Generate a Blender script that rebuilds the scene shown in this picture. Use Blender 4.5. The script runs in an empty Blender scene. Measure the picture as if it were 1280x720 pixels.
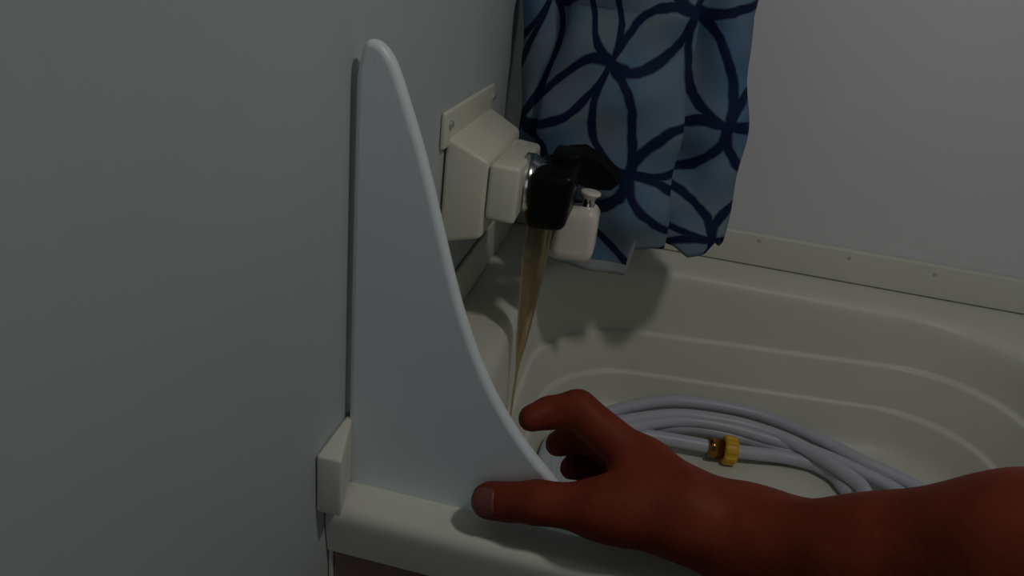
import bpy, bmesh, math, random
import numpy as np
from mathutils import Vector, Matrix

random.seed(4)
scene = bpy.context.scene
col = scene.collection

# ------------------------------------------------------------------ camera
F_PX, CX, CY = 900.0, 640.0, 360.0
YAW, PITCH, ROLL = [math.radians(a) for a in (-9.082, 25.119, 7.155)]


def _rot(y, p, r):
    c, s = math.cos, math.sin
    A = np.array([[1, 0, 0], [0, 0, -1], [0, 1, 0]], float)
    Ry = np.array([[c(y), -s(y), 0], [s(y), c(y), 0], [0, 0, 1]])
    Rp = np.array([[1, 0, 0], [0, c(p), -s(p)], [0, s(p), c(p)]])
    Rr = np.array([[c(r), -s(r), 0], [s(r), c(r), 0], [0, 0, 1]])
    return Rr @ Rp @ A @ Ry


MC = _rot(YAW, PITCH, ROLL)
CAM = np.array([0.13483, -0.26635, 0.28959])
cd = bpy.data.cameras.new('camera')
cd.sensor_width = 36
cd.lens = 36 * F_PX / 1280
cd.clip_start = 0.01
cam = bpy.data.objects.new('camera', cd)
col.objects.link(cam)
m4 = Matrix.Identity(4)
for i in range(3):
    m4[i][0] = MC[0][i]
    m4[i][1] = -MC[1][i]
    m4[i][2] = -MC[2][i]
    m4[i][3] = CAM[i]
cam.matrix_world = m4
scene.camera = cam

# ------------------------------------------------------------------ light
w = bpy.data.worlds.new('world')
scene.world = w
w.use_nodes = True
bg = w.node_tree.nodes['Background']
bg.inputs[0].default_value = (0.80, 0.93, 1.0, 1)
bg.inputs[1].default_value = 0.011

ld = bpy.data.lights.new('bath_lamp', 'AREA')
ld.shape = 'DISK'
ld.size = 0.07
ld.energy = 1.18
ld.color = (1.0, 0.96, 0.90)
lamp = bpy.data.objects.new('bath_lamp', ld)
lamp.location = (0.44, -0.10, 0.80)
lamp.rotation_euler = (math.radians(18), math.radians(10), 0)
col.objects.link(lamp)

fill_data = bpy.data.lights.new('front_fill', 'AREA')  # unseen cool fill, added to brighten the front of the guard
fill_data.shape = 'RECTANGLE'
fill_data.size, fill_data.size_y = 0.6, 0.7
fill_data.energy = 0.42
fill_data.color = (0.84, 0.95, 1.0)
fill_obj = bpy.data.objects.new('front_fill', fill_data)
fill_obj.location = (0.25, -1.15, 0.38)
fill_obj.rotation_euler = (Vector((0.25, -1.15, 0.38)) - Vector((0.12, 0.2, 0.1))).to_track_quat('Z', 'Y').to_euler()
col.objects.link(fill_obj)

scene.view_settings.view_transform = 'Standard'
scene.view_settings.look = 'None'
scene.view_settings.gamma = 1
scene.view_settings.use_curve_mapping = False
scene.view_settings.exposure = 0.0


# ------------------------------------------------------------------ helpers
def at(px, py, axis, val):
    """point where the sight line through a photo pixel meets a world plane"""
    d = MC.T @ np.array([(px - CX) / F_PX, (py - CY) / F_PX, 1.0])
    t = (val - CAM[axis]) / d[axis]
    return CAM + d * t


def mat(name, color, rough=0.5, metal=0.0, var=0.06, scale=30.0, bump=0.0, bscale=200.0,
        sss=0.0, trans=0.0, spec=0.5, coat=0.0):
    m = bpy.data.materials.new(name)
    m.use_nodes = True
    nt = m.node_tree
    b = nt.nodes['Principled BSDF']
    b.inputs['Roughness'].default_value = rough
    b.inputs['Metallic'].default_value = metal
    b.inputs['Specular IOR Level'].default_value = spec
    b.inputs['Coat Weight'].default_value = coat
    tc = nt.nodes.new('ShaderNodeTexCoord')
    n = nt.nodes.new('ShaderNodeTexNoise')
    n.inputs['Scale'].default_value = scale
    n.inputs['Detail'].default_value = 4
    nt.links.new(tc.outputs['Object'], n.inputs['Vector'])
    r = nt.nodes.new('ShaderNodeValToRGB')
    c = np.array(color)
    r.color_ramp.elements[0].position = 0.3
    r.color_ramp.elements[1].position = 0.7
    r.color_ramp.elements[0].color = (*np.clip(c * (1 - var), 0, 1), 1)
    r.color_ramp.elements[1].color = (*np.clip(c * (1 + var), 0, 1), 1)
    nt.links.new(n.outputs['Fac'], r.inputs['Fac'])
    nt.links.new(r.outputs['Color'], b.inputs['Base Color'])
    if bump:
        n2 = nt.nodes.new('ShaderNodeTexNoise')
        n2.inputs['Scale'].default_value = bscale
        n2.inputs['Detail'].default_value = 3
        nt.links.new(tc.outputs['Object'], n2.inputs['Vector'])
        bp = nt.nodes.new('ShaderNodeBump')
        bp.inputs['Strength'].default_value = bump
        bp.inputs['Distance'].default_value = 0.001
        nt.links.new(n2.outputs['Fac'], bp.inputs['Height'])
        nt.links.new(bp.outputs['Normal'], b.inputs['Normal'])
    if sss:
        b.inputs['Subsurface Weight'].default_value = sss
        b.inputs['Subsurface Radius'].default_value = (0.006, 0.002, 0.001)
        b.inputs['Subsurface Scale'].default_value = 0.6
    if trans:
        b.inputs['Transmission Weight'].default_value = trans
        b.inputs['IOR'].default_value = 1.33
    return m


M = {}
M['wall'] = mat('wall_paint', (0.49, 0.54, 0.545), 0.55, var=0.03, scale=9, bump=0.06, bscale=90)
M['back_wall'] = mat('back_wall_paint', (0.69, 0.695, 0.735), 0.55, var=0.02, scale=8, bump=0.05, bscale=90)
M['tub'] = mat('tub_plastic', (0.67, 0.67, 0.59), 0.45, var=0.03, scale=14)
M['guard'] = mat('guard_plastic', (0.76, 0.83, 0.87), 0.38, var=0.02, scale=12)
M['bead'] = mat('sealant', (0.74, 0.75, 0.73), 0.45, var=0.02)
M['cream'] = mat('cream_plastic', (0.72, 0.71, 0.60), 0.38, var=0.03, scale=40)
M['chrome'] = mat('chrome', (0.75, 0.75, 0.76), 0.18, 1.0, var=0.02)
M['black'] = mat('black_plastic', (0.004, 0.0036, 0.0035), 0.35, var=0.1, spec=0.15)
M['white'] = mat('white_plastic', (0.74, 0.69, 0.62), 0.35, var=0.02)
M['screw'] = mat('screw_metal', (0.55, 0.56, 0.54), 0.35, 0.7, var=0.03)
M['dull_screw'] = mat('dull_screw_cap', (0.48, 0.46, 0.40), 0.5, 0.0, var=0.03)
M['brown'] = mat('brown_skirt', (0.21, 0.125, 0.105), 0.5, var=0.12, scale=25)
M['floor'] = mat('vinyl_floor', (0.20, 0.15, 0.11), 0.5, var=0.15, scale=20)
M['hose'] = mat('hose_vinyl', (0.50, 0.52, 0.60), 0.4, var=0.04, scale=40)
M['brass'] = mat('brass', (0.33, 0.16, 0.05), 0.22, 1.0, var=0.05)
M['yellow'] = mat('yellow_plastic', (0.72, 0.42, 0.015), 0.4, var=0.08)
M['skin'] = mat('skin', (0.175, 0.030, 0.013), 0.55, var=0.16, scale=55, bump=0.35, bscale=260, sss=0.15, spec=0.12)
M['nail'] = mat('nail', (0.165, 0.045, 0.030), 0.5, var=0.05)
M['water'] = mat('water', (0.62, 0.50, 0.29), 0.12, var=0.04, trans=0.88)


def link(name, me, material=None, parent=None, smooth=False, label=None, cat=None, kind=None, group=None):
    o = bpy.data.objects.new(name, me)
    col.objects.link(o)
    if material:
        me.materials.append(material)
    if smooth:
        for p in me.polygons:
            p.use_smooth = True
    if parent:
        o.parent = parent
    if label:
        o['label'] = label
    if cat:
        o['category'] = cat
    if kind:
        o['kind'] = kind
    if group:
        o['group'] = group
    return o


def empty(name, loc, label, cat):
    o = bpy.data.objects.new(name, None)
    o.empty_display_size = 0.02
    o.location = loc
    col.objects.link(o)
    o['label'] = label
    o['category'] = cat
    return o


def from_data(name, v, f):
    me = bpy.data.meshes.new(name)
    me.from_pydata([tuple(map(float, p)) for p in v], [], [tuple(q) for q in f])
    me.update()
    bm = bmesh.new()
    bm.from_mesh(me)
    bmesh.ops.recalc_face_normals(bm, faces=bm.faces)
    bm.to_mesh(me)
    bm.free()
    return me


def hexa(name, c8, bevel=0.0, seg=3):
    """8 corners: bottom loop of 4, then top loop of 4"""
    me = from_data(name, c8, [(0, 3, 2, 1), (4, 5, 6, 7), (0, 1, 5, 4), (1, 2, 6, 5), (2, 3, 7, 6), (3, 0, 4, 7)])
    if bevel:
        bm = bmesh.new()
        bm.from_mesh(me)
        bmesh.ops.bevel(bm, geom=bm.edges[:] + bm.verts[:], offset=bevel, segments=seg, profile=0.5, affect='EDGES', clamp_overlap=True)
        bm.to_mesh(me)
        bm.free()
    return me


def boxm(name, x0, x1, y0, y1, z0, z1, bevel=0.0, seg=3):
    return hexa(name, [(x0, y0, z0), (x1, y0, z0), (x1, y1, z0), (x0, y1, z0),
                       (x0, y0, z1), (x1, y0, z1), (x1, y1, z1), (x0, y1, z1)], bevel, seg)


def loft(name, rings, cap0=True, cap1=True):
    n = len(rings[0])
    v = [p for r in rings for p in r]
    f = []
    for k in range(len(rings) - 1):
        for i in range(n):
            j = (i + 1) % n
            f.append((k * n + i, k * n + j, (k + 1) * n + j, (k + 1) * n + i))
    if cap0:
        f.append(tuple(range(n - 1, -1, -1)))
    if cap1:
        f.append(tuple((len(rings) - 1) * n + i for i in range(n)))
    return from_data(name, v, f)


def lathe(name, origin, axis, prof, n=28):
    """prof: list of (distance along axis, radius)"""
    a = Vector(axis).normalized()
    t = Vector((0, 0, 1)) if abs(a.z) < 0.9 else Vector((1, 0, 0))
    u = a.cross(t).normalized()
    v = a.cross(u).normalized()
    o = Vector(origin)
    rings = []
    for s, r in prof:
        rings.append([o + a * s + (u * math.cos(k * 2 * math.pi / n) + v * math.sin(k * 2 * math.pi / n)) * r for k in range(n)])
    return loft(name, rings)


def tube(name, pts, radii, n=14):
    pts = [Vector(p) for p in pts]
    if not hasattr(radii, '__len__'):
        radii = [radii] * len(pts)
    rings = []
    up = None
    for i, p in enumerate(pts):
        d = (pts[min(i + 1, len(pts) - 1)] - pts[max(i - 1, 0)]).normalized()
        if up is None:
            up = Vector((0, 0, 1)) if abs(d.z) < 0.9 else Vector((0, 1, 0))
        u = (up - d * up.dot(d)).normalized()
        up = u
        v = d.cross(u)
        rings.append([p + (u * math.cos(k * 2 * math.pi / n) + v * math.sin(k * 2 * math.pi / n)) * radii[i] for k in range(n)])
    return loft(name, rings)


def catmull(P, n):
    P = [np.array(p, float) for p in P]
    P = [2 * P[0] - P[1]] + P + [2 * P[-1] - P[-2]]
    out = []
    for i in range(1, len(P) - 2):
        a, b, c, d = P[i - 1:i + 3]
        for k in range(n):
            t = k / n
            out.append(0.5 * (2 * b + (c - a) * t + (2 * a - 5 * b + 4 * c - d) * t * t + (3 * b - a - 3 * c + d) * t ** 3))
    out.append(P[-2])
    return out


# ------------------------------------------------------------------ the room
Z0, Z1 = -0.45, 1.50
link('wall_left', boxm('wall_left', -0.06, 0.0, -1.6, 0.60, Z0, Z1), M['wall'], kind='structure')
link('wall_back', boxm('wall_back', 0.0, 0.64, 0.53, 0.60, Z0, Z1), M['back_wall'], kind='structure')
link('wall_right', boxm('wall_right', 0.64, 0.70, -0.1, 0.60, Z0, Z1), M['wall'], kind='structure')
link('floor', boxm('floor', 0.0, 1.6, -1.6, 0.53, Z0 - 0.05, Z0), M['floor'], kind='structure')
link('ceiling', boxm('ceiling', 0.0, 1.6, -1.6, 0.53, Z1, Z1 + 0.05), M['back_wall'], kind='structure')

# ------------------------------------------------------------------ bathtub
TX0, TX1, TY1 = 0.0005, 0.6395, 0.5295


def rrect(x0, x1, y0, y1, r, z, tilt=0.0, n=14):
    pts = []
    for cx, cy, a0 in ((x1 - r, y0 + r, -90), (x1 - r, y1 - r, 0), (x0 + r, y1 - r, 90), (x0 + r, y0 + r, 180)):
        for k in range(n + 1):
            a = math.radians(a0 + 90 * k / n)
            x = cx + r * math.cos(a)
            pts.append((x, cy + r * math.sin(a), z + tilt * (x - 0.28)))
    return pts


tub = empty('bathtub', (0.3, 0.27, Z0), 'cream plastic bathtub in the corner with stepped inner walls and a white rim', 'bathtub')
tub_off = Vector((0.3, 0.27, Z0))


def tub_part(name, me, m, smooth=False, parent=None, label=None):
    o = link(name, me, m, parent or tub, smooth, label)
    o.matrix_parent_inverse = Matrix.Translation(-tub_off) if not parent else Matrix.Identity(4)
    return o


rings = []
R0 = 0.0075
rings.append(rrect(TX0, TX1, 0.0250, TY1, 0.0006, -0.0350))
rings.append(rrect(TX0, TX1, 0.0228, TY1, 0.0006, -0.0340))
rings.append(rrect(TX0, TX1, 0.0200, TY1, 0.0006, -0.012))
for k in range(0, 7):
    a = math.radians(90 * k / 6)
    rings.append(rrect(TX0, TX1, 0.020 + R0 * (1 - math.cos(a)), TY1, 0.0006, -R0 + R0 * math.sin(a)))
I0 = dict(x0=0.043, x1=0.545, y0=0.078, y1=0.472, r=0.105)


def inner(ins, z, tilt=0.0, dr=0.0):
    return rrect(I0['x0'] + ins * 1.15, I0['x1'] - ins * 1.2, I0['y0'] + ins, I0['y1'] - ins, I0['r'] - dr, z, tilt)


for ins, z in ((-0.004, 0.0), (0.0, -0.0003), (0.004, -0.0015), (0.0075, -0.0045), (0.0095, -0.009), (0.0105, -0.015)):
    rings.append(inner(ins, z))
rings.append(inner(0.013, -0.040, 0.035))
for ins, z in ((0.0150, -0.0650), (0.0154, -0.0668), (0.0164, -0.0680), (0.0178, -0.0688), (0.0188, -0.0698), (0.0193, -0.0720)):
    rings.append(inner(ins, z, 0.07, 0.005))
for ins, z in ((0.0275, -0.1095), (0.0279, -0.1112), (0.0289, -0.1124), (0.0303, -0.1132), (0.0313, -0.1142), (0.0318, -0.1165)):
    rings.append(inner(ins, z, 0.07, 0.012))
for ins, z in ((0.038, -0.135), (0.041, -0.145), (0.047, -0.153), (0.056, -0.158), (0.070, -0.160), (0.11, -0.161)):
    rings.append(inner(ins, z, 0.05, 0.02))
me = loft('basin', rings, cap0=False, cap1=True)
basin = tub_part('basin', me, M['tub'], True)
me.set_sharp_from_angle(angle=math.radians(42))

# upstand flange along the back wall, with its screws, and along the left wall
fl = tub_part('back_flange', boxm('back_flange', 0.004, TX1, 0.5195, 0.5295, 0.0010, 0.037, 0.0016), M['tub'], True, label='upright back edge strip with screws')
scr = lathe('screw', (0, 0, 0), (0, -1, 0), [(0, 0.0021), (0.0003, 0.0021), (0.0005, 0.0016), (0.0006, 0.0005)], 14)
for X, Z in ((0.178, 0.029), (0.276, 0.0305), (0.372, 0.0290), (0.460, 0.0275), (0.552, 0.0255)):
    s = link('screw', scr, None if scr.materials else M['dull_screw'], fl)
    s.location = (X, 0.5195, Z)
tub_part('side_flange', boxm('side_flange', TX0, 0.0034, 0.052, 0.519, 0.0015, 0.043, 0.0012), M['tub'], True)
tub_part('flange_end', hexa('flange_end', [(TX0, 0.009, 0.0065), (0.0145, 0.009, 0.0065), (0.0042, 0.0475, 0.001), (TX0, 0.0475, 0.001),
                                           (TX0, 0.009, 0.044), (0.0145, 0.009, 0.044), (0.0042, 0.0475, 0.044), (TX0, 0.0475, 0.044)], 0.0017),
         M['tub'], True, label='white wedge block where the rim meets the wall')
# skirt below the rim
tub_part('skirt_panel', boxm('skirt_panel', 0.0035, 0.636, 0.0255, 0.034, Z0 + 0.001, -0.0355, 0.001), M['brown'], label='brown skirt panel below the rim')
tub_part('skirt_frame', boxm('skirt_frame', TX0, 0.0032, 0.0245, 0.034, Z0 + 0.001, -0.0345, 0.0008), M['tub'])

# ------------------------------------------------------------------ splash guard
GY0, GY1 = 0.0440, 0.0530
gp = [(0.0026, -0.0030), (0.0026, 0.05), (0.0026, 0.12), (0.0027, 0.20), (0.0029, 0.230)]
edge_px = [(452, 66), (458, 52), (467, 50), (478, 56), (490, 72), (500, 96), (512, 134), (526, 180), (540, 234), (555, 298), (568, 352), (580, 396),
           (597, 446), (618, 494), (642, 536), (668, 573), (692, 602)]
for px, py in edge_px:
    q = at(px, py, 1, 0.045)
    gp.append((max(q[0] - 0.0005, 0.0032), q[2]))
gp += [(0.128, 0.0230), (0.134, 0.0140), (0.139, 0.0070), (0.142, 0.0030), (0.143, -0.0030)]
pp = [p for p in catmull([(x, 0, z) for x, z in gp[4:]], 4)]
outline = [(x, z) for x, z in gp[:4]] + [(p[0], p[2]) for p in pp]
bm = bmesh.new()
vs = [bm.verts.new((x, GY0, z)) for x, z in outline]
fc = bm.faces.new(vs)
ext = bmesh.ops.extrude_face_region(bm, geom=[fc])
for e in ext['geom']:
    if isinstance(e, bmesh.types.BMVert):
        e.co.y = GY1
bmesh.ops.recalc_face_normals(bm, faces=bm.faces)
bmesh.ops.bevel(bm, geom=[e for e in bm.edges if abs(e.verts[0].co.y - e.verts[1].co.y) < 1e-6], offset=0.0034, segments=4, profile=0.5, affect='EDGES')
me = bpy.data.meshes.new('splash_guard')
bm.to_mesh(me)
bm.free()
o = link('splash_guard', me, M['guard'], None, True, 'tall white fin-shaped splash guard standing on the tub rim by the wall', 'splash guard')
m = o.modifiers.new('n', 'WEIGHTED_NORMAL')
# ------------------------------------------------------------------ faucet
fb = empty('tub_faucet', (0.0, 0.265, 0.13), 'cream stepped wall faucet with black valve body and white spout end', 'faucet')
fo = Matrix.Translation((0, -0.265, -0.13))


def fpart(name, me, m, smooth=False, label=None, parent=None):
    o = link(name, me, m, parent or fb, smooth, label)
    if not parent:
        o.matrix_parent_inverse = fo
    return o


wp = fpart('wall_plate', boxm('wall_plate', 0.0003, 0.0040, 0.193, 0.334, 0.162, 0.187, 0.0015), M['cream'], True)
sc2 = lathe('screw', (0, 0, 0), (1, 0, 0), [(0, 0.0030), (0.0012, 0.0030), (0.0022, 0.002), (0.0026, 0.0005)], 14)
for Y, Z in ((0.2035, 0.1775), (0.3285, 0.1775)):
    s = link('screw', sc2, None if sc2.materials else M['screw'], wp)
    s.location = (0.0040, Y, Z)
fpart('housing', hexa('housing', [(0.001, 0.205, 0.090), (0.0325, 0.205, 0.099), (0.0325, 0.325, 0.099), (0.001, 0.328, 0.090),
                                  (0.001, 0.205, 0.1690), (0.0325, 0.205, 0.1560), (0.0305, 0.325, 0.1545), (0.001, 0.329, 0.1690)], 0.0032), M['cream'], True)
fpart('stepped_cover', hexa('stepped_cover', [(0.0335, 0.2055, 0.1150), (0.0550, 0.2055, 0.1135), (0.0520, 0.318, 0.1135), (0.0315, 0.318, 0.1150),
                                              (0.0335, 0.2055, 0.1550), (0.0552, 0.2055, 0.1548), (0.0500, 0.322, 0.1455), (0.0300, 0.322, 0.1475)], 0.003), M['cream'], True)
fpart('joint', boxm('joint', 0.028, 0.040, 0.212, 0.312, 0.118, 0.148), M['cream'])
# chrome collar
fpart('collar', lathe('collar', (0.050, 0.256, 0.131), (1, 0, 0), [(0, 0.0225), (0.006, 0.0225), (0.0085, 0.0215), (0.012, 0.019), (0.02, 0.0175)], 32), M['chrome'], True, 'chrome collar')
body = fpart('valve_body', hexa('valve_body', [(0.060, 0.226, 0.1035), (0.0885, 0.226, 0.1065), (0.0885, 0.286, 0.1065), (0.060, 0.286, 0.1035),
                                               (0.058, 0.224, 0.1480), (0.0915, 0.224, 0.1500), (0.0905, 0.290, 0.1500), (0.058, 0.290, 0.1480)], 0.0065, 4), M['black'], True, 'glossy black valve body')
# added black paddle, stands in for the deep shade on the curtain behind
pa = [at(688, 198, 1, 0.268), at(704, 189, 1, 0.280), at(724, 188, 1, 0.288), at(748, 203, 1, 0.296), at(766, 219, 1, 0.300), at(771, 231, 1, 0.302), at(760, 239, 1, 0.300), at(738, 238, 1, 0.294), at(708, 226, 1, 0.272)]
pd = np.array((0.004, 0.012, 0.003))
fpart('shade_paddle', loft('shade_paddle', [[tuple(p + pd * 0.1) for p in pa], [tuple(p) for p in [q + (np.mean(pa, 0) - q) * -0.06 + pd * 0.35 for q in pa]], [tuple(p + pd) for p in pa]]), M['black'], False, 'black paddle standing in for dark shade behind the valve')
fpart('shade_paddle_neck', boxm('shade_paddle_neck', 0.068, 0.088, 0.262, 0.290, 0.146, 0.156, 0.002), M['black'], True)
fpart('outlet', lathe('outlet', (0.0665, 0.2545, 0.108), (0, 0, -1), [(0, 0.0125), (0.0055, 0.0118), (0.0060, 0.0105)], 24), M['brass'], True, 'brownish outlet ring')
# white spout end behind the valve, with the pull-up knob
YS = 0.285
rows = [((703, 262), (747.5, 262), 258), ((699, 270), (749, 268), 0), ((694, 290), (746, 290), 0), ((690, 304), (743, 310), 0), ((691.5, 311), (740, 318), 0)]
ringsS = []


def srect(a, b, sc=1.0, dz=0.0, dep=0.030, n=6):
    a = np.array(a)
    b = np.array(b)
    c = (a + b) / 2
    h = np.linalg.norm(b - a) / 2 * sc
    e = (b - a) / np.linalg.norm(b - a)
    pts = []
    r = min(h, dep / 2) * 0.45
    for sx, sy, a0 in ((1, -1, -90), (1, 1, 0), (-1, 1, 90), (-1, -1, 180)):
        for k in range(n + 1):
            an = math.radians(a0 + 90 * k / n)
            u = sx * (h - r) + r * math.cos(an)
            v = sy * (dep * sc / 2 - r) + r * math.sin(an)
            pts.append(tuple(c + e * u + np.array((0, v, dz))))
    return pts


L = [(at(*a, 1, YS), at(*b, 1, YS)) for a, b, _ in rows]
ringsS.append(srect(*L[0], 0.45, 0.0035))
ringsS.append(srect(*L[0], 0.80, 0.0020))
ringsS.append(srect(*L[0], 0.94, 0.0))
for q in L[1:]:
    ringsS.append(srect(*q))
ringsS.append(srect(*L[-1], 0.9, -0.002))
fpart('spout_end', loft('spout_end', ringsS), M['white'], True, 'white bottle-shaped spout end')
kc = at(734, 262, 1, YS)
kn = fpart('pull_stem', lathe('pull_stem', (kc[0], kc[1], kc[2] - 0.002), (0.05, 0, 1), [(0, 0.0062), (0.0022, 0.0062), (0.0028, 0.0050), (0.0115, 0.0047), (0.0130, 0.0052)], 24), M['chrome'], True, 'chrome stem')
fpart('pull_knob', lathe('pull_knob', (kc[0] + 0.0004, kc[1], kc[2] + 0.0095), (0.05, 0, 1), [(0, 0.0048), (0.0020, 0.0058), (0.0034, 0.0079), (0.0044, 0.0084), (0.0056, 0.0080), (0.0062, 0.0062)], 28), M['white'], True, 'flared white pull knob')

# falling water
wz = np.linspace(0.1035, -0.1655, 40)
pts, rad = [], []
for i, z in enumerate(wz):
    t = (0.1035 - z) / 0.27
    pts.append((0.0665 - 0.003 * t + 0.0004 * math.sin(9 * t), 0.2545 + 0.0004 * math.cos(7 * t), z))
    rad.append(float(np.interp(t, [0, 0.03, 0.12, 0.30, 0.40, 0.50, 1], [0.0102, 0.0106, 0.0100, 0.0066, 0.0046, 0.0012, 0.0006])))
link('water_stream', tube('water_stream', pts, rad, 20), M['water'], smooth=True,
     label='tapering yellowish stream of water falling under the black valve', cat='water')

# ------------------------------------------------------------------ shower curtain
nodes = [((768, 75), (0, 0)), ((868, 12), (1, 0)), ((790, 203), (0, -1)), ((890, 291), (0.02, -2)), ((650, 152), (-1, 0)), ((912, 157), (1, -1)),
         ((690, -10), (-1, 1)), ((742, -52), (0, 1)), ((700, 232), (-1, -1)), ((800, 340), (-1, -2))]
ND = np.array([at(*p, 1, 0.375)[[0, 2]] for p, _ in nodes])
NV = np.array([v for _, v in nodes], float)


def tps_fit(P, V):
    n = len(P)
    d = np.linalg.norm(P[:, None] - P[None], axis=2) + 1e-12
    K = d * d * np.log(d) + np.eye(n) * 1e-6
    A = np.zeros((n + 3, n + 3))
    A[:n, :n] = K
    A[:n, n] = 1
    A[:n, n + 1:] = P
    A[n, :n] = 1
    A[n + 1:, :n] = P.T
    b = np.zeros((n + 3, V.shape[1]))
    b[:n] = V
    return np.linalg.solve(A, b)


TW = tps_fit(ND * 10, NV)


def tps(x, z):
    q = np.array([x, z]) * 10
    d = np.linalg.norm(ND * 10 - q, axis=1) + 1e-12
    return (d * d * np.log(d)) @ TW[:len(ND)] + TW[len(ND)] + q @ TW[len(ND) + 1:]


# cross-sections (x, y): S-folds give the overlapping panels
sec_hi = [(0.010, 0.440), (0.006, 0.412), (0.020, 0.394), (0.045, 0.392), (0.078, 0.402), (0.082, 0.412), (0.066, 0.402), (0.054, 0.381), (0.062, 0.366),
          (0.086, 0.358), (0.115, 0.357), (0.142, 0.362), (0.156, 0.372), (0.152, 0.388), (0.144, 0.400), (0.160, 0.402), (0.182, 0.394), (0.198, 0.402), (0.202, 0.420), (0.188, 0.440)]
sec_md = [(0.018, 0.440), (0.015, 0.412), (0.026, 0.396), (0.048, 0.398), (0.066, 0.406), (0.064, 0.415), (0.048, 0.404), (0.036, 0.384), (0.050, 0.371),
          (0.085, 0.358), (0.120, 0.354), (0.148, 0.361), (0.162, 0.372), (0.158, 0.388), (0.150, 0.400), (0.168, 0.400), (0.196, 0.392), (0.217, 0.402), (0.220, 0.420), (0.204, 0.440)]
sec_lo = [(0.040, 0.450), (0.036, 0.425), (0.044, 0.410), (0.058, 0.402), (0.072, 0.408), (0.070, 0.415), (0.062, 0.408), (0.056, 0.398), (0.068, 0.388),
          (0.100, 0.378), (0.130, 0.374), (0.155, 0.378), (0.170, 0.386), (0.168, 0.396), (0.166, 0.402), (0.180, 0.400), (0.204, 0.396), (0.222, 0.404), (0.222, 0.420), (0.210, 0.445)]
NS = 7
S = [np.array(catmull([(x, y, 0) for x, y in s], NS))[:, :2] for s in (sec_hi, sec_md, sec_lo)]
for k_, (dy_, sx_) in enumerate(((-0.014, 0.985), (-0.024, 0.970), (-0.044, 0.940))):
    S[k_][:, 0] = 0.135 + (S[k_][:, 0] - 0.135) * sx_
    S[k_][:, 1] += dy_
nu = len(S[0])
ZT = Z1 - 0.001


def hem(x):
    return float(np.interp(x, [0.0, 0.055, 0.075, 0.138, 0.1435, 0.160, 0.178, 0.190, 0.205, 0.216, 0.225],
                           [0.058, 0.038, 0.036, 0.040, 0.066, 0.068, 0.066, 0.059, 0.064, 0.080, 0.098]))


def hemi(i):
    h0 = hem(S[2][i][0])
    q = min(1.0, max(0.0, (i - (nu - 1 - 2.2 * NS)) / (1.2 * NS)))
    return h0 * (1 - q) + 0.066 * q


zt_list = [1.0, 0.8, 0.62, 0.48, 0.36, 0.30]
verts, hemd = [], []
NVR = 56
for j in range(NVR + len(zt_list)):
    for i in range(nu):
        if j < len(zt_list):
            z = 0.26 + (ZT - 0.26) * (zt_list[j] - 0.30) / 0.70
            a = S[0][i]
            if j:
                pass
            x, y = a
        else:
            t = (j - len(zt_list) + 1) / NVR
            xl = S[2][i][0]
            zz = 0.26 + (hemi(i) - 0.26) * t
            z = zz
            k = (0.26 - z) / 0.24
            if k < 0.45:
                q = k / 0.45
                q = q * q * (3 - 2 * q)
                x, y = S[0][i] * (1 - q) + S[1][i] * q
            else:
                q = min(1, (k - 0.45) / 0.5)
                q = q * q * (3 - 2 * q)
                x, y = S[1][i] * (1 - q) + S[2][i] * q
            wob = 0.0022 * math.sin(70 * z + 31 * x) + 0.0016 * math.sin(118 * z - 55 * x + 1.0)
            wob += 0.0035 * max(0, k - 0.45) * math.sin(150 * x + 40 * z)
            wob -= 0.009 * math.exp(-((x - 0.148) / 0.03) ** 2 - ((z - 0.095) / 0.03) ** 2)
            y += wob
            x += 0.0012 * math.sin(85 * z + i * 0.15)
        verts.append((max(x, 0.002), y, z))
        hemd.append(z - hemi(i))
faces = []
rowsn = NVR + len(zt_list)
for j in range(rowsn - 1):
    for i in range(nu - 1):
        faces.append((j * nu + i, j * nu + i + 1, (j + 1) * nu + i + 1, (j + 1) * nu + i))
me = bpy.data.meshes.new('shower_curtain')
me.from_pydata(verts, [], faces)
uv = me.uv_layers.new(name='pattern')
hv = me.uv_layers.new(name='hem')
cache = [tps(v[0], min(v[2], 0.30)) + (np.array([0.1, 0.9]) * max(0, v[2] - 0.30) / 0.075 if v[2] > 0.30 else 0) for v in verts]
for lp in me.loops:
    c = cache[lp.vertex_index]
    uv.data[lp.index].uv = (c[0] + 20, c[1] + 20)
    hv.data[lp.index].uv = (verts[lp.vertex_index][0], hemd[lp.vertex_index])

cm = bpy.data.materials.new('curtain_print')
cm.use_nodes = True
nt = cm.node_tree
pb = nt.nodes['Principled BSDF']
pb.inputs['Roughness'].default_value = 0.75
pb.inputs['Specular IOR Level'].default_value = 0.2


def mnode(op, a, b=None, c=None):
    n = nt.nodes.new('ShaderNodeMath')
    n.operation = op
    for k, v in enumerate((a, b, c)):
        if v is None:
            continue
        if isinstance(v, (int, float)):
            n.inputs[k].default_value = v
        else:
            nt.links.new(v, n.inputs[k])
    return n.outputs[0]


un = nt.nodes.new('ShaderNodeUVMap')
un.uv_map = 'pattern'
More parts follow.
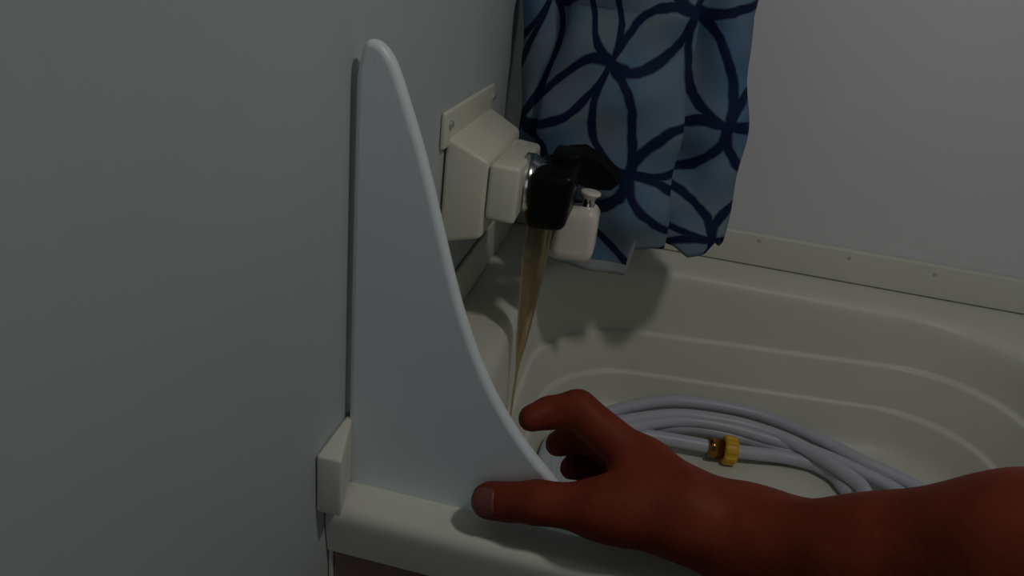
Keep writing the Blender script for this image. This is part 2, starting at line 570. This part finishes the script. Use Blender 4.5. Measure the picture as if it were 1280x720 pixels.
# slightly hand-drawn lines
ns = nt.nodes.new('ShaderNodeTexNoise')
ns.inputs['Scale'].default_value = 3.5
nt.links.new(un.outputs[0], ns.inputs['Vector'])
sx = nt.nodes.new('ShaderNodeSeparateXYZ')
nt.links.new(un.outputs[0], sx.inputs[0])
nz = nt.nodes.new('ShaderNodeSeparateColor')
nt.links.new(ns.outputs['Color'], nz.inputs[0])
u_ = mnode('ADD', sx.outputs[0], mnode('MULTIPLY', mnode('SUBTRACT', nz.outputs[0], 0.5), 0.10))
v_ = mnode('ADD', sx.outputs[1], mnode('MULTIPLY', mnode('SUBTRACT', nz.outputs[1], 0.5), 0.10))
ax = mnode('ABSOLUTE', mnode('SUBTRACT', mnode('FRACT', u_), 0.5))
ay = mnode('ABSOLUTE', mnode('SUBTRACT', mnode('FRACT', v_), 0.5))


def ring(a, b):
    s = mnode('SQRT', mnode('ADD', mnode('POWER', mnode('SUBTRACT', 1.0, a), 2.0), mnode('POWER', b, 2.0)))
    return mnode('ABSOLUTE', mnode('SUBTRACT', s, 0.70711))


dmin = mnode('MINIMUM', ring(ax, ay), ring(ay, ax))
wid = mnode('ADD', 0.035, mnode('MULTIPLY', nz.outputs[2], 0.022))
mr = nt.nodes.new('ShaderNodeMapRange')
nt.links.new(mnode('SUBTRACT', dmin, wid), mr.inputs[0])
mr.inputs[1].default_value = -0.008
mr.inputs[2].default_value = 0.012
mr.inputs[3].default_value = 1
mr.inputs[4].default_value = 0
hn = nt.nodes.new('ShaderNodeUVMap')
hn.uv_map = 'hem'
hs = nt.nodes.new('ShaderNodeSeparateXYZ')
nt.links.new(hn.outputs[0], hs.inputs[0])
nohem = mnode('GREATER_THAN', hs.outputs[1], 0.010)
isleft = mnode('LESS_THAN', hs.outputs[0], 0.142)
keep = mnode('MAXIMUM', nohem, mnode('SUBTRACT', 1.0, isleft))
mask = mnode('MULTIPLY', mr.outputs[0], keep)
# cloth ground: pale grey-blue, bluish shade of thin cloth painted in as faint clouds
n3 = nt.nodes.new('ShaderNodeTexNoise')
n3.inputs['Scale'].default_value = 1.3
nt.links.new(un.outputs[0], n3.inputs['Vector'])
rp = nt.nodes.new('ShaderNodeValToRGB')
rp.color_ramp.elements[0].position = 0.40
rp.color_ramp.elements[1].position = 0.66
rp.color_ramp.elements[0].color = (0.155, 0.205, 0.25, 1)
rp.color_ramp.elements[1].color = (0.075, 0.16, 0.27, 1)
nt.links.new(n3.outputs['Fac'], rp.inputs['Fac'])
mx = nt.nodes.new('ShaderNodeMix')
mx.data_type = 'RGBA'
nt.links.new(mask, mx.inputs['Factor'])
nt.links.new(rp.outputs[0], mx.inputs['A'])
mx.inputs['B'].default_value = (0.002, 0.010, 0.045, 1)
mh = nt.nodes.new('ShaderNodeMix')
mh.data_type = 'RGBA'
nt.links.new(mnode('SUBTRACT', 1.0, keep), mh.inputs['Factor'])
nt.links.new(mx.outputs['Result'], mh.inputs['A'])
mh.inputs['B'].default_value = (0.30, 0.33, 0.34, 1)
nt.links.new(mh.outputs['Result'], pb.inputs['Base Color'])
cur = link('shower_curtain', me, cm, smooth=True, label='bunched pale blue shower curtain printed with dark blue interlaced petals', cat='curtain')
sm = cur.modifiers.new('thick', 'SOLIDIFY')
sm.thickness = 0.0009

# ------------------------------------------------------------------ coiled hose
hose = empty('coiled_hose', (0.30, 0.26, -0.16), 'coiled pale grey water hose lying on the tub floor', 'hose')
ho = Matrix.Translation((-0.30, -0.26, 0.16))
HR = 0.0070


def floorz(x):
    return -0.160 + 0.05 * (x - 0.28)


# visible back runs of the four turns, left to right, then the front returns under the arm
zf = -0.147
runs = [([(735, 540), (775, 541), (818, 546), (865, 554), (905, 562), (945, 567), (985, 572), (1025, 583), (1060, 601), (1082, 622)], zf),
        ([(770, 536), (814, 534), (865, 535), (915, 545), (960, 557), (1003, 573), (1042, 594), (1075, 622)], -0.1465),
        ([(745, 535), (789, 525), (847, 519), (901, 525), (940, 534), (985, 550), (1030, 574), (1072, 603), (1100, 630)], -0.1340),
        ([(730, 532), (771, 513), (829, 502), (883, 505), (947, 518), (1013, 544), (1080, 578), (1140, 606), (1180, 634)], -0.1330),
        ([(760, 545), (800, 532), (850, 526), (900, 532), (960, 548), (1020, 566), (1075, 590), (1125, 616), (1160, 650)], -0.1385)]
path = []
for i, (rp_, z) in enumerate(runs):
    for px, py in rp_:
        path.append(at(px, py, 2, z))
    d = 0.006 * i
    zz = (0.000, 0.006, 0.012, 0.018, 0.004)[i]
    if i < len(runs) - 1:
        for x, y in ((0.470 + d, 0.315), (0.478 + d, 0.250), (0.440, 0.180 - d), (0.340, 0.150 - d), (0.230, 0.150 - d), (0.150 - d, 0.200), (0.118 - d, 0.270), (0.124 - d, 0.335)):
            path.append(np.array((x, y, floorz(x) + HR + zz)))
endp = catmull(path, 6)
o = link('hose_coil', tube('hose_coil', endp, HR, 14), M['hose'], hose, True)
o.matrix_parent_inverse = ho
c2 = at(884, 558, 2, zf)
c3 = at(925, 565, 2, zf)
ax_ = Vector(c3 - c2).normalized()
b0 = Vector(at(884, 558, 2, zf))
o = link('brass_collar', lathe('brass_collar', b0, ax_, [(0, 0.0074), (0.0008, 0.0104), (0.008, 0.0110), (0.0085, 0.0103), (0.0155, 0.0106), (0.016, 0.0080)], 24), M['brass'], hose, True, 'dark brass collar')
o.matrix_parent_inverse = ho
# ribbed yellow ring
b1 = b0 + ax_ * 0.0155
u = ax_.cross(Vector((0, 0, 1))).normalized()
v = ax_.cross(u)
rr = []
for s, r in ((0, 0.0080), (0.0006, 0.0130), (0.0020, 0.0145), (0.0115, 0.0142), (0.0135, 0.0128), (0.0140, 0.0076)):
    rr.append([b1 + ax_ * s + (u * math.cos(k * 2 * math.pi / 60) + v * math.sin(k * 2 * math.pi / 60)) * (r * (1 + (0.055 if k % 6 in (0, 1, 2) else -0.03))) for k in range(60)])
o = link('yellow_ring', loft('yellow_ring', rr), M['yellow'], hose, False, 'ribbed yellow plastic ring')
o.matrix_parent_inverse = ho


# ------------------------------------------------------------------ hand and forearm (one skin from a blended volume)
def P(px, py, Y):
    return at(px, py, 1, Y)


def rcone(X, a, b, ra, rb):
    ba = b - a
    l2 = float(ba @ ba)
    pa = X - a
    h = np.clip((pa @ ba) / l2, 0, 1)
    d = pa - h[..., None] * ba
    return np.sqrt((d * d).sum(-1)) - (ra + (rb - ra) * h)


def ellip(X, c, axes, r):
    q = np.stack([((X - c) @ axes[i]) / r[i] for i in range(3)], -1)
    k0 = np.sqrt((q * q).sum(-1))
    return (k0 - 1) * min(r)


def smin(a, b, k):
    h = np.clip(0.5 + 0.5 * (b - a) / k, 0, 1)
    return b * (1 - h) + a * h - k * h * (1 - h)


def chain(X, pts, rad, k=0.003):
    d = None
    for i in range(len(pts) - 1):
        e = rcone(X, pts[i], pts[i + 1], rad[i], rad[i + 1])
        d = e if d is None else smin(d, e, k)
    return d


# joints
wrist = P(935, 676, 0.036)
fore1 = P(1090, 706, 0.010)
fore2 = P(1290, 712, -0.018)
elbow = fore2 + (fore2 - fore1) / np.linalg.norm(fore2 - fore1) * 0.13
upper = elbow + np.array((0.13, -0.20, 0.10))
thumb = [P(855, 645, 0.040), P(745, 636, 0.032), P(672, 628, 0.0315), P(611, 626, 0.0330)]
index = [P(806, 583, 0.066), P(722, 512, 0.078), P(686, 516, 0.076), P(664, 523, 0.066)]
middle = [P(822, 606, 0.084), P(742, 545, 0.096), P(712, 549, 0.092), P(697, 555, 0.084)]
ring_f = [P(832, 634, 0.094), P(756, 582, 0.104), P(728, 582, 0.096), P(714, 585, 0.088)]
pinky = [P(842, 655, 0.098), P(780, 612, 0.106), P(752, 610, 0.098), P(738, 610, 0.090)]


def hand_sdf(X):
    arm = chain(X, [wrist, fore1, fore2, elbow, upper], [0.0205, 0.0285, 0.0350, 0.040, 0.048], 0.012)
    # flatten the wrist a little by a second strand
    w2 = P(935, 668, 0.054)
    f2 = P(1085, 702, 0.028)
    arm = smin(arm, chain(X, [w2, f2, fore2], [0.0195, 0.0270, 0.032]), 0.012)
    palm = None
    for mcp, r0, r1 in ((index[0], 0.0125, 0.0125), (middle[0], 0.0150, 0.0130), (ring_f[0], 0.0160, 0.0120), (pinky[0], 0.0165, 0.0110)):
        st = wrist * 0.55 + w2 * 0.45
        e = rcone(X, st, mcp, r0 + 0.003, r1)
        palm = e if palm is None else smin(palm, e, 0.012)
    # thenar mass and thumb web
    then = chain(X, [wrist + (thumb[0] - wrist) * 0.3, thumb[0], thumb[1]], [0.0215, 0.0225, 0.0145], 0.006)
    web = rcone(X, (thumb[1] * 0.8 + thumb[0] * 0.2), index[0], 0.011, 0.0115)
    body = smin(palm, then, 0.014)
    body = smin(body, web, 0.016)
    body = smin(body, arm, 0.018)
    th = chain(X, thumb[1:], [0.0128, 0.0112, 0.0100], 0.004)
    pad = rcone(X, thumb[3] + np.array((0.012, 0.003, -0.001)), thumb[3] + np.array((0.002, 0.002, 0.0)), 0.0100, 0.0090)
    th = smin(th, pad, 0.003)
    body = smin(body, th, 0.006)
    fingers = None
    for ch, rs in ((index, (0.0128, 0.0112, 0.0092, 0.0078)), (middle, (0.0128, 0.0110, 0.0092, 0.0078)), (ring_f, (0.012, 0.0102, 0.0086, 0.0074)), (pinky, (0.0105, 0.0088, 0.0076, 0.0066))):
        e = chain(X, ch, rs, 0.003)
        fingers = e if fingers is None else smin(fingers, e, 0.0018)
    body = smin(body, fingers, 0.007)
    return body


def surface_nets(fn, lo, hi, h):
    n = [int(math.ceil((hi[i] - lo[i]) / h)) + 1 for i in range(3)]
    ax3 = [lo[i] + h * np.arange(n[i]) for i in range(3)]
    D = np.empty(n, np.float64)
    for i in range(0, n[0], 24):
        G = np.stack(np.meshgrid(ax3[0][i:i + 24], ax3[1], ax3[2], indexing='ij'), -1)
        D[i:i + 24] = fn(G)
    I = D < 0
    c = [n[0] - 1, n[1] - 1, n[2] - 1]
    corners = [(a, b, d) for a in (0, 1) for b in (0, 1) for d in (0, 1)]
    cnt = sum(I[a:a + c[0], b:b + c[1], d:d + c[2]].astype(int) for a, b, d in corners)
    act = (cnt > 0) & (cnt < 8)
    idx = -np.ones(c, int)
    cells = np.argwhere(act)
    idx[act] = np.arange(len(cells))
    acc = np.zeros((len(cells), 3))
    num = np.zeros(len(cells))
    for a in corners:
        for k in range(3):
            if a[k]:
                continue
            b = list(a)
            b[k] = 1
            da = D[cells[:, 0] + a[0], cells[:, 1] + a[1], cells[:, 2] + a[2]]
            db = D[cells[:, 0] + b[0], cells[:, 1] + b[1], cells[:, 2] + b[2]]
            s = (da < 0) != (db < 0)
            t = np.where(s, da / np.where(s, da - db, 1), 0)
            p = np.tile(np.array(a, float), (len(cells), 1))
            p[:, k] += t
            acc[s] += p[s]
            num[s] += 1
    V = (cells + acc / num[:, None]) * h + np.array(lo)
    quads = []
    for k in range(3):
        i1, i2 = (k + 1) % 3, (k + 2) % 3
        A_ = [slice(None)] * 3
        B_ = [slice(None)] * 3
        A_[k] = slice(0, -1)
        B_[k] = slice(1, None)
        s = I[tuple(A_)] != I[tuple(B_)]
        e = np.argwhere(s)
        e = e[(e[:, i1] > 0) & (e[:, i2] > 0) & (e[:, i1] < c[i1]) & (e[:, i2] < c[i2])]
        ins = I[e[:, 0], e[:, 1], e[:, 2]]
        o1 = np.zeros(3, int)
        o1[i1] = 1
        o2 = np.zeros(3, int)
        o2[i2] = 1
        g = lambda q: idx[q[:, 0], q[:, 1], q[:, 2]]
        Q = np.stack([g(e - o1 - o2), g(e - o2), g(e), g(e - o1)], 1)
        Q[~ins] = Q[~ins][:, ::-1]
        quads.append(Q)
    Q = np.concatenate(quads)
    return V, Q[(Q >= 0).all(1)]


allp = np.array([*thumb, *index, *middle, *ring_f, *pinky, wrist, fore1, fore2, elbow, upper])
lo = allp.min(0) - 0.05
hi = allp.max(0) + 0.05
V, Q = surface_nets(hand_sdf, lo, hi, 0.0026)
me = from_data('arm', V, Q)
person = empty('person', tuple(wrist), 'bare right hand and forearm reaching in and gripping the splash guard', 'person')
hoff = Matrix.Translation(-Vector(wrist))
o = link('arm', me, M['skin'], person, True)
o.matrix_parent_inverse = hoff
sm = o.modifiers.new('smooth', 'SMOOTH')
sm.factor = 0.5
sm.iterations = 3
# thumb nail
tdir = Vector(thumb[3] - thumb[2]).normalized()
nup = Vector((0.05, -0.80, 0.60))
nup = (nup - tdir * nup.dot(tdir)).normalized()
nside = tdir.cross(nup)
nc = Vector(thumb[3]) + tdir * 0.0005
vv, ff = [], []
for i in range(9):
    s = -0.0070 + 0.0135 * i / 8
    wmul = 1.0 if 2 <= i <= 5 else ((1 - ((2 - i) / 2.6) ** 2) ** 0.5 if i < 2 else (1 - ((i - 5) / 3.5) ** 2) ** 0.5)
    for j in range(9):
        a = (j - 4) / 4 * math.radians(46) * wmul
        dr = nside * math.sin(a) + nup * math.cos(a)
        base = nc + tdir * s
        r0_, r1_ = 0.0, 0.02
        for _ in range(18):
            rm = (r0_ + r1_) / 2
            if hand_sdf(np.array(base + dr * rm)[None, :])[0] < 0.00015:
                r0_ = rm
            else:
                r1_ = rm
        vv.append(base + dr * r0_)
for i in range(8):
    for j in range(8):
        ff.append((i * 9 + j, i * 9 + j + 1, (i + 1) * 9 + j + 1, (i + 1) * 9 + j))
o = link('thumb_nail', from_data('thumb_nail', vv, ff), M['nail'], person, True, 'thumb nail')
o.matrix_parent_inverse = hoff
o.modifiers.new('thick', 'SOLIDIFY').thickness = 0.0003
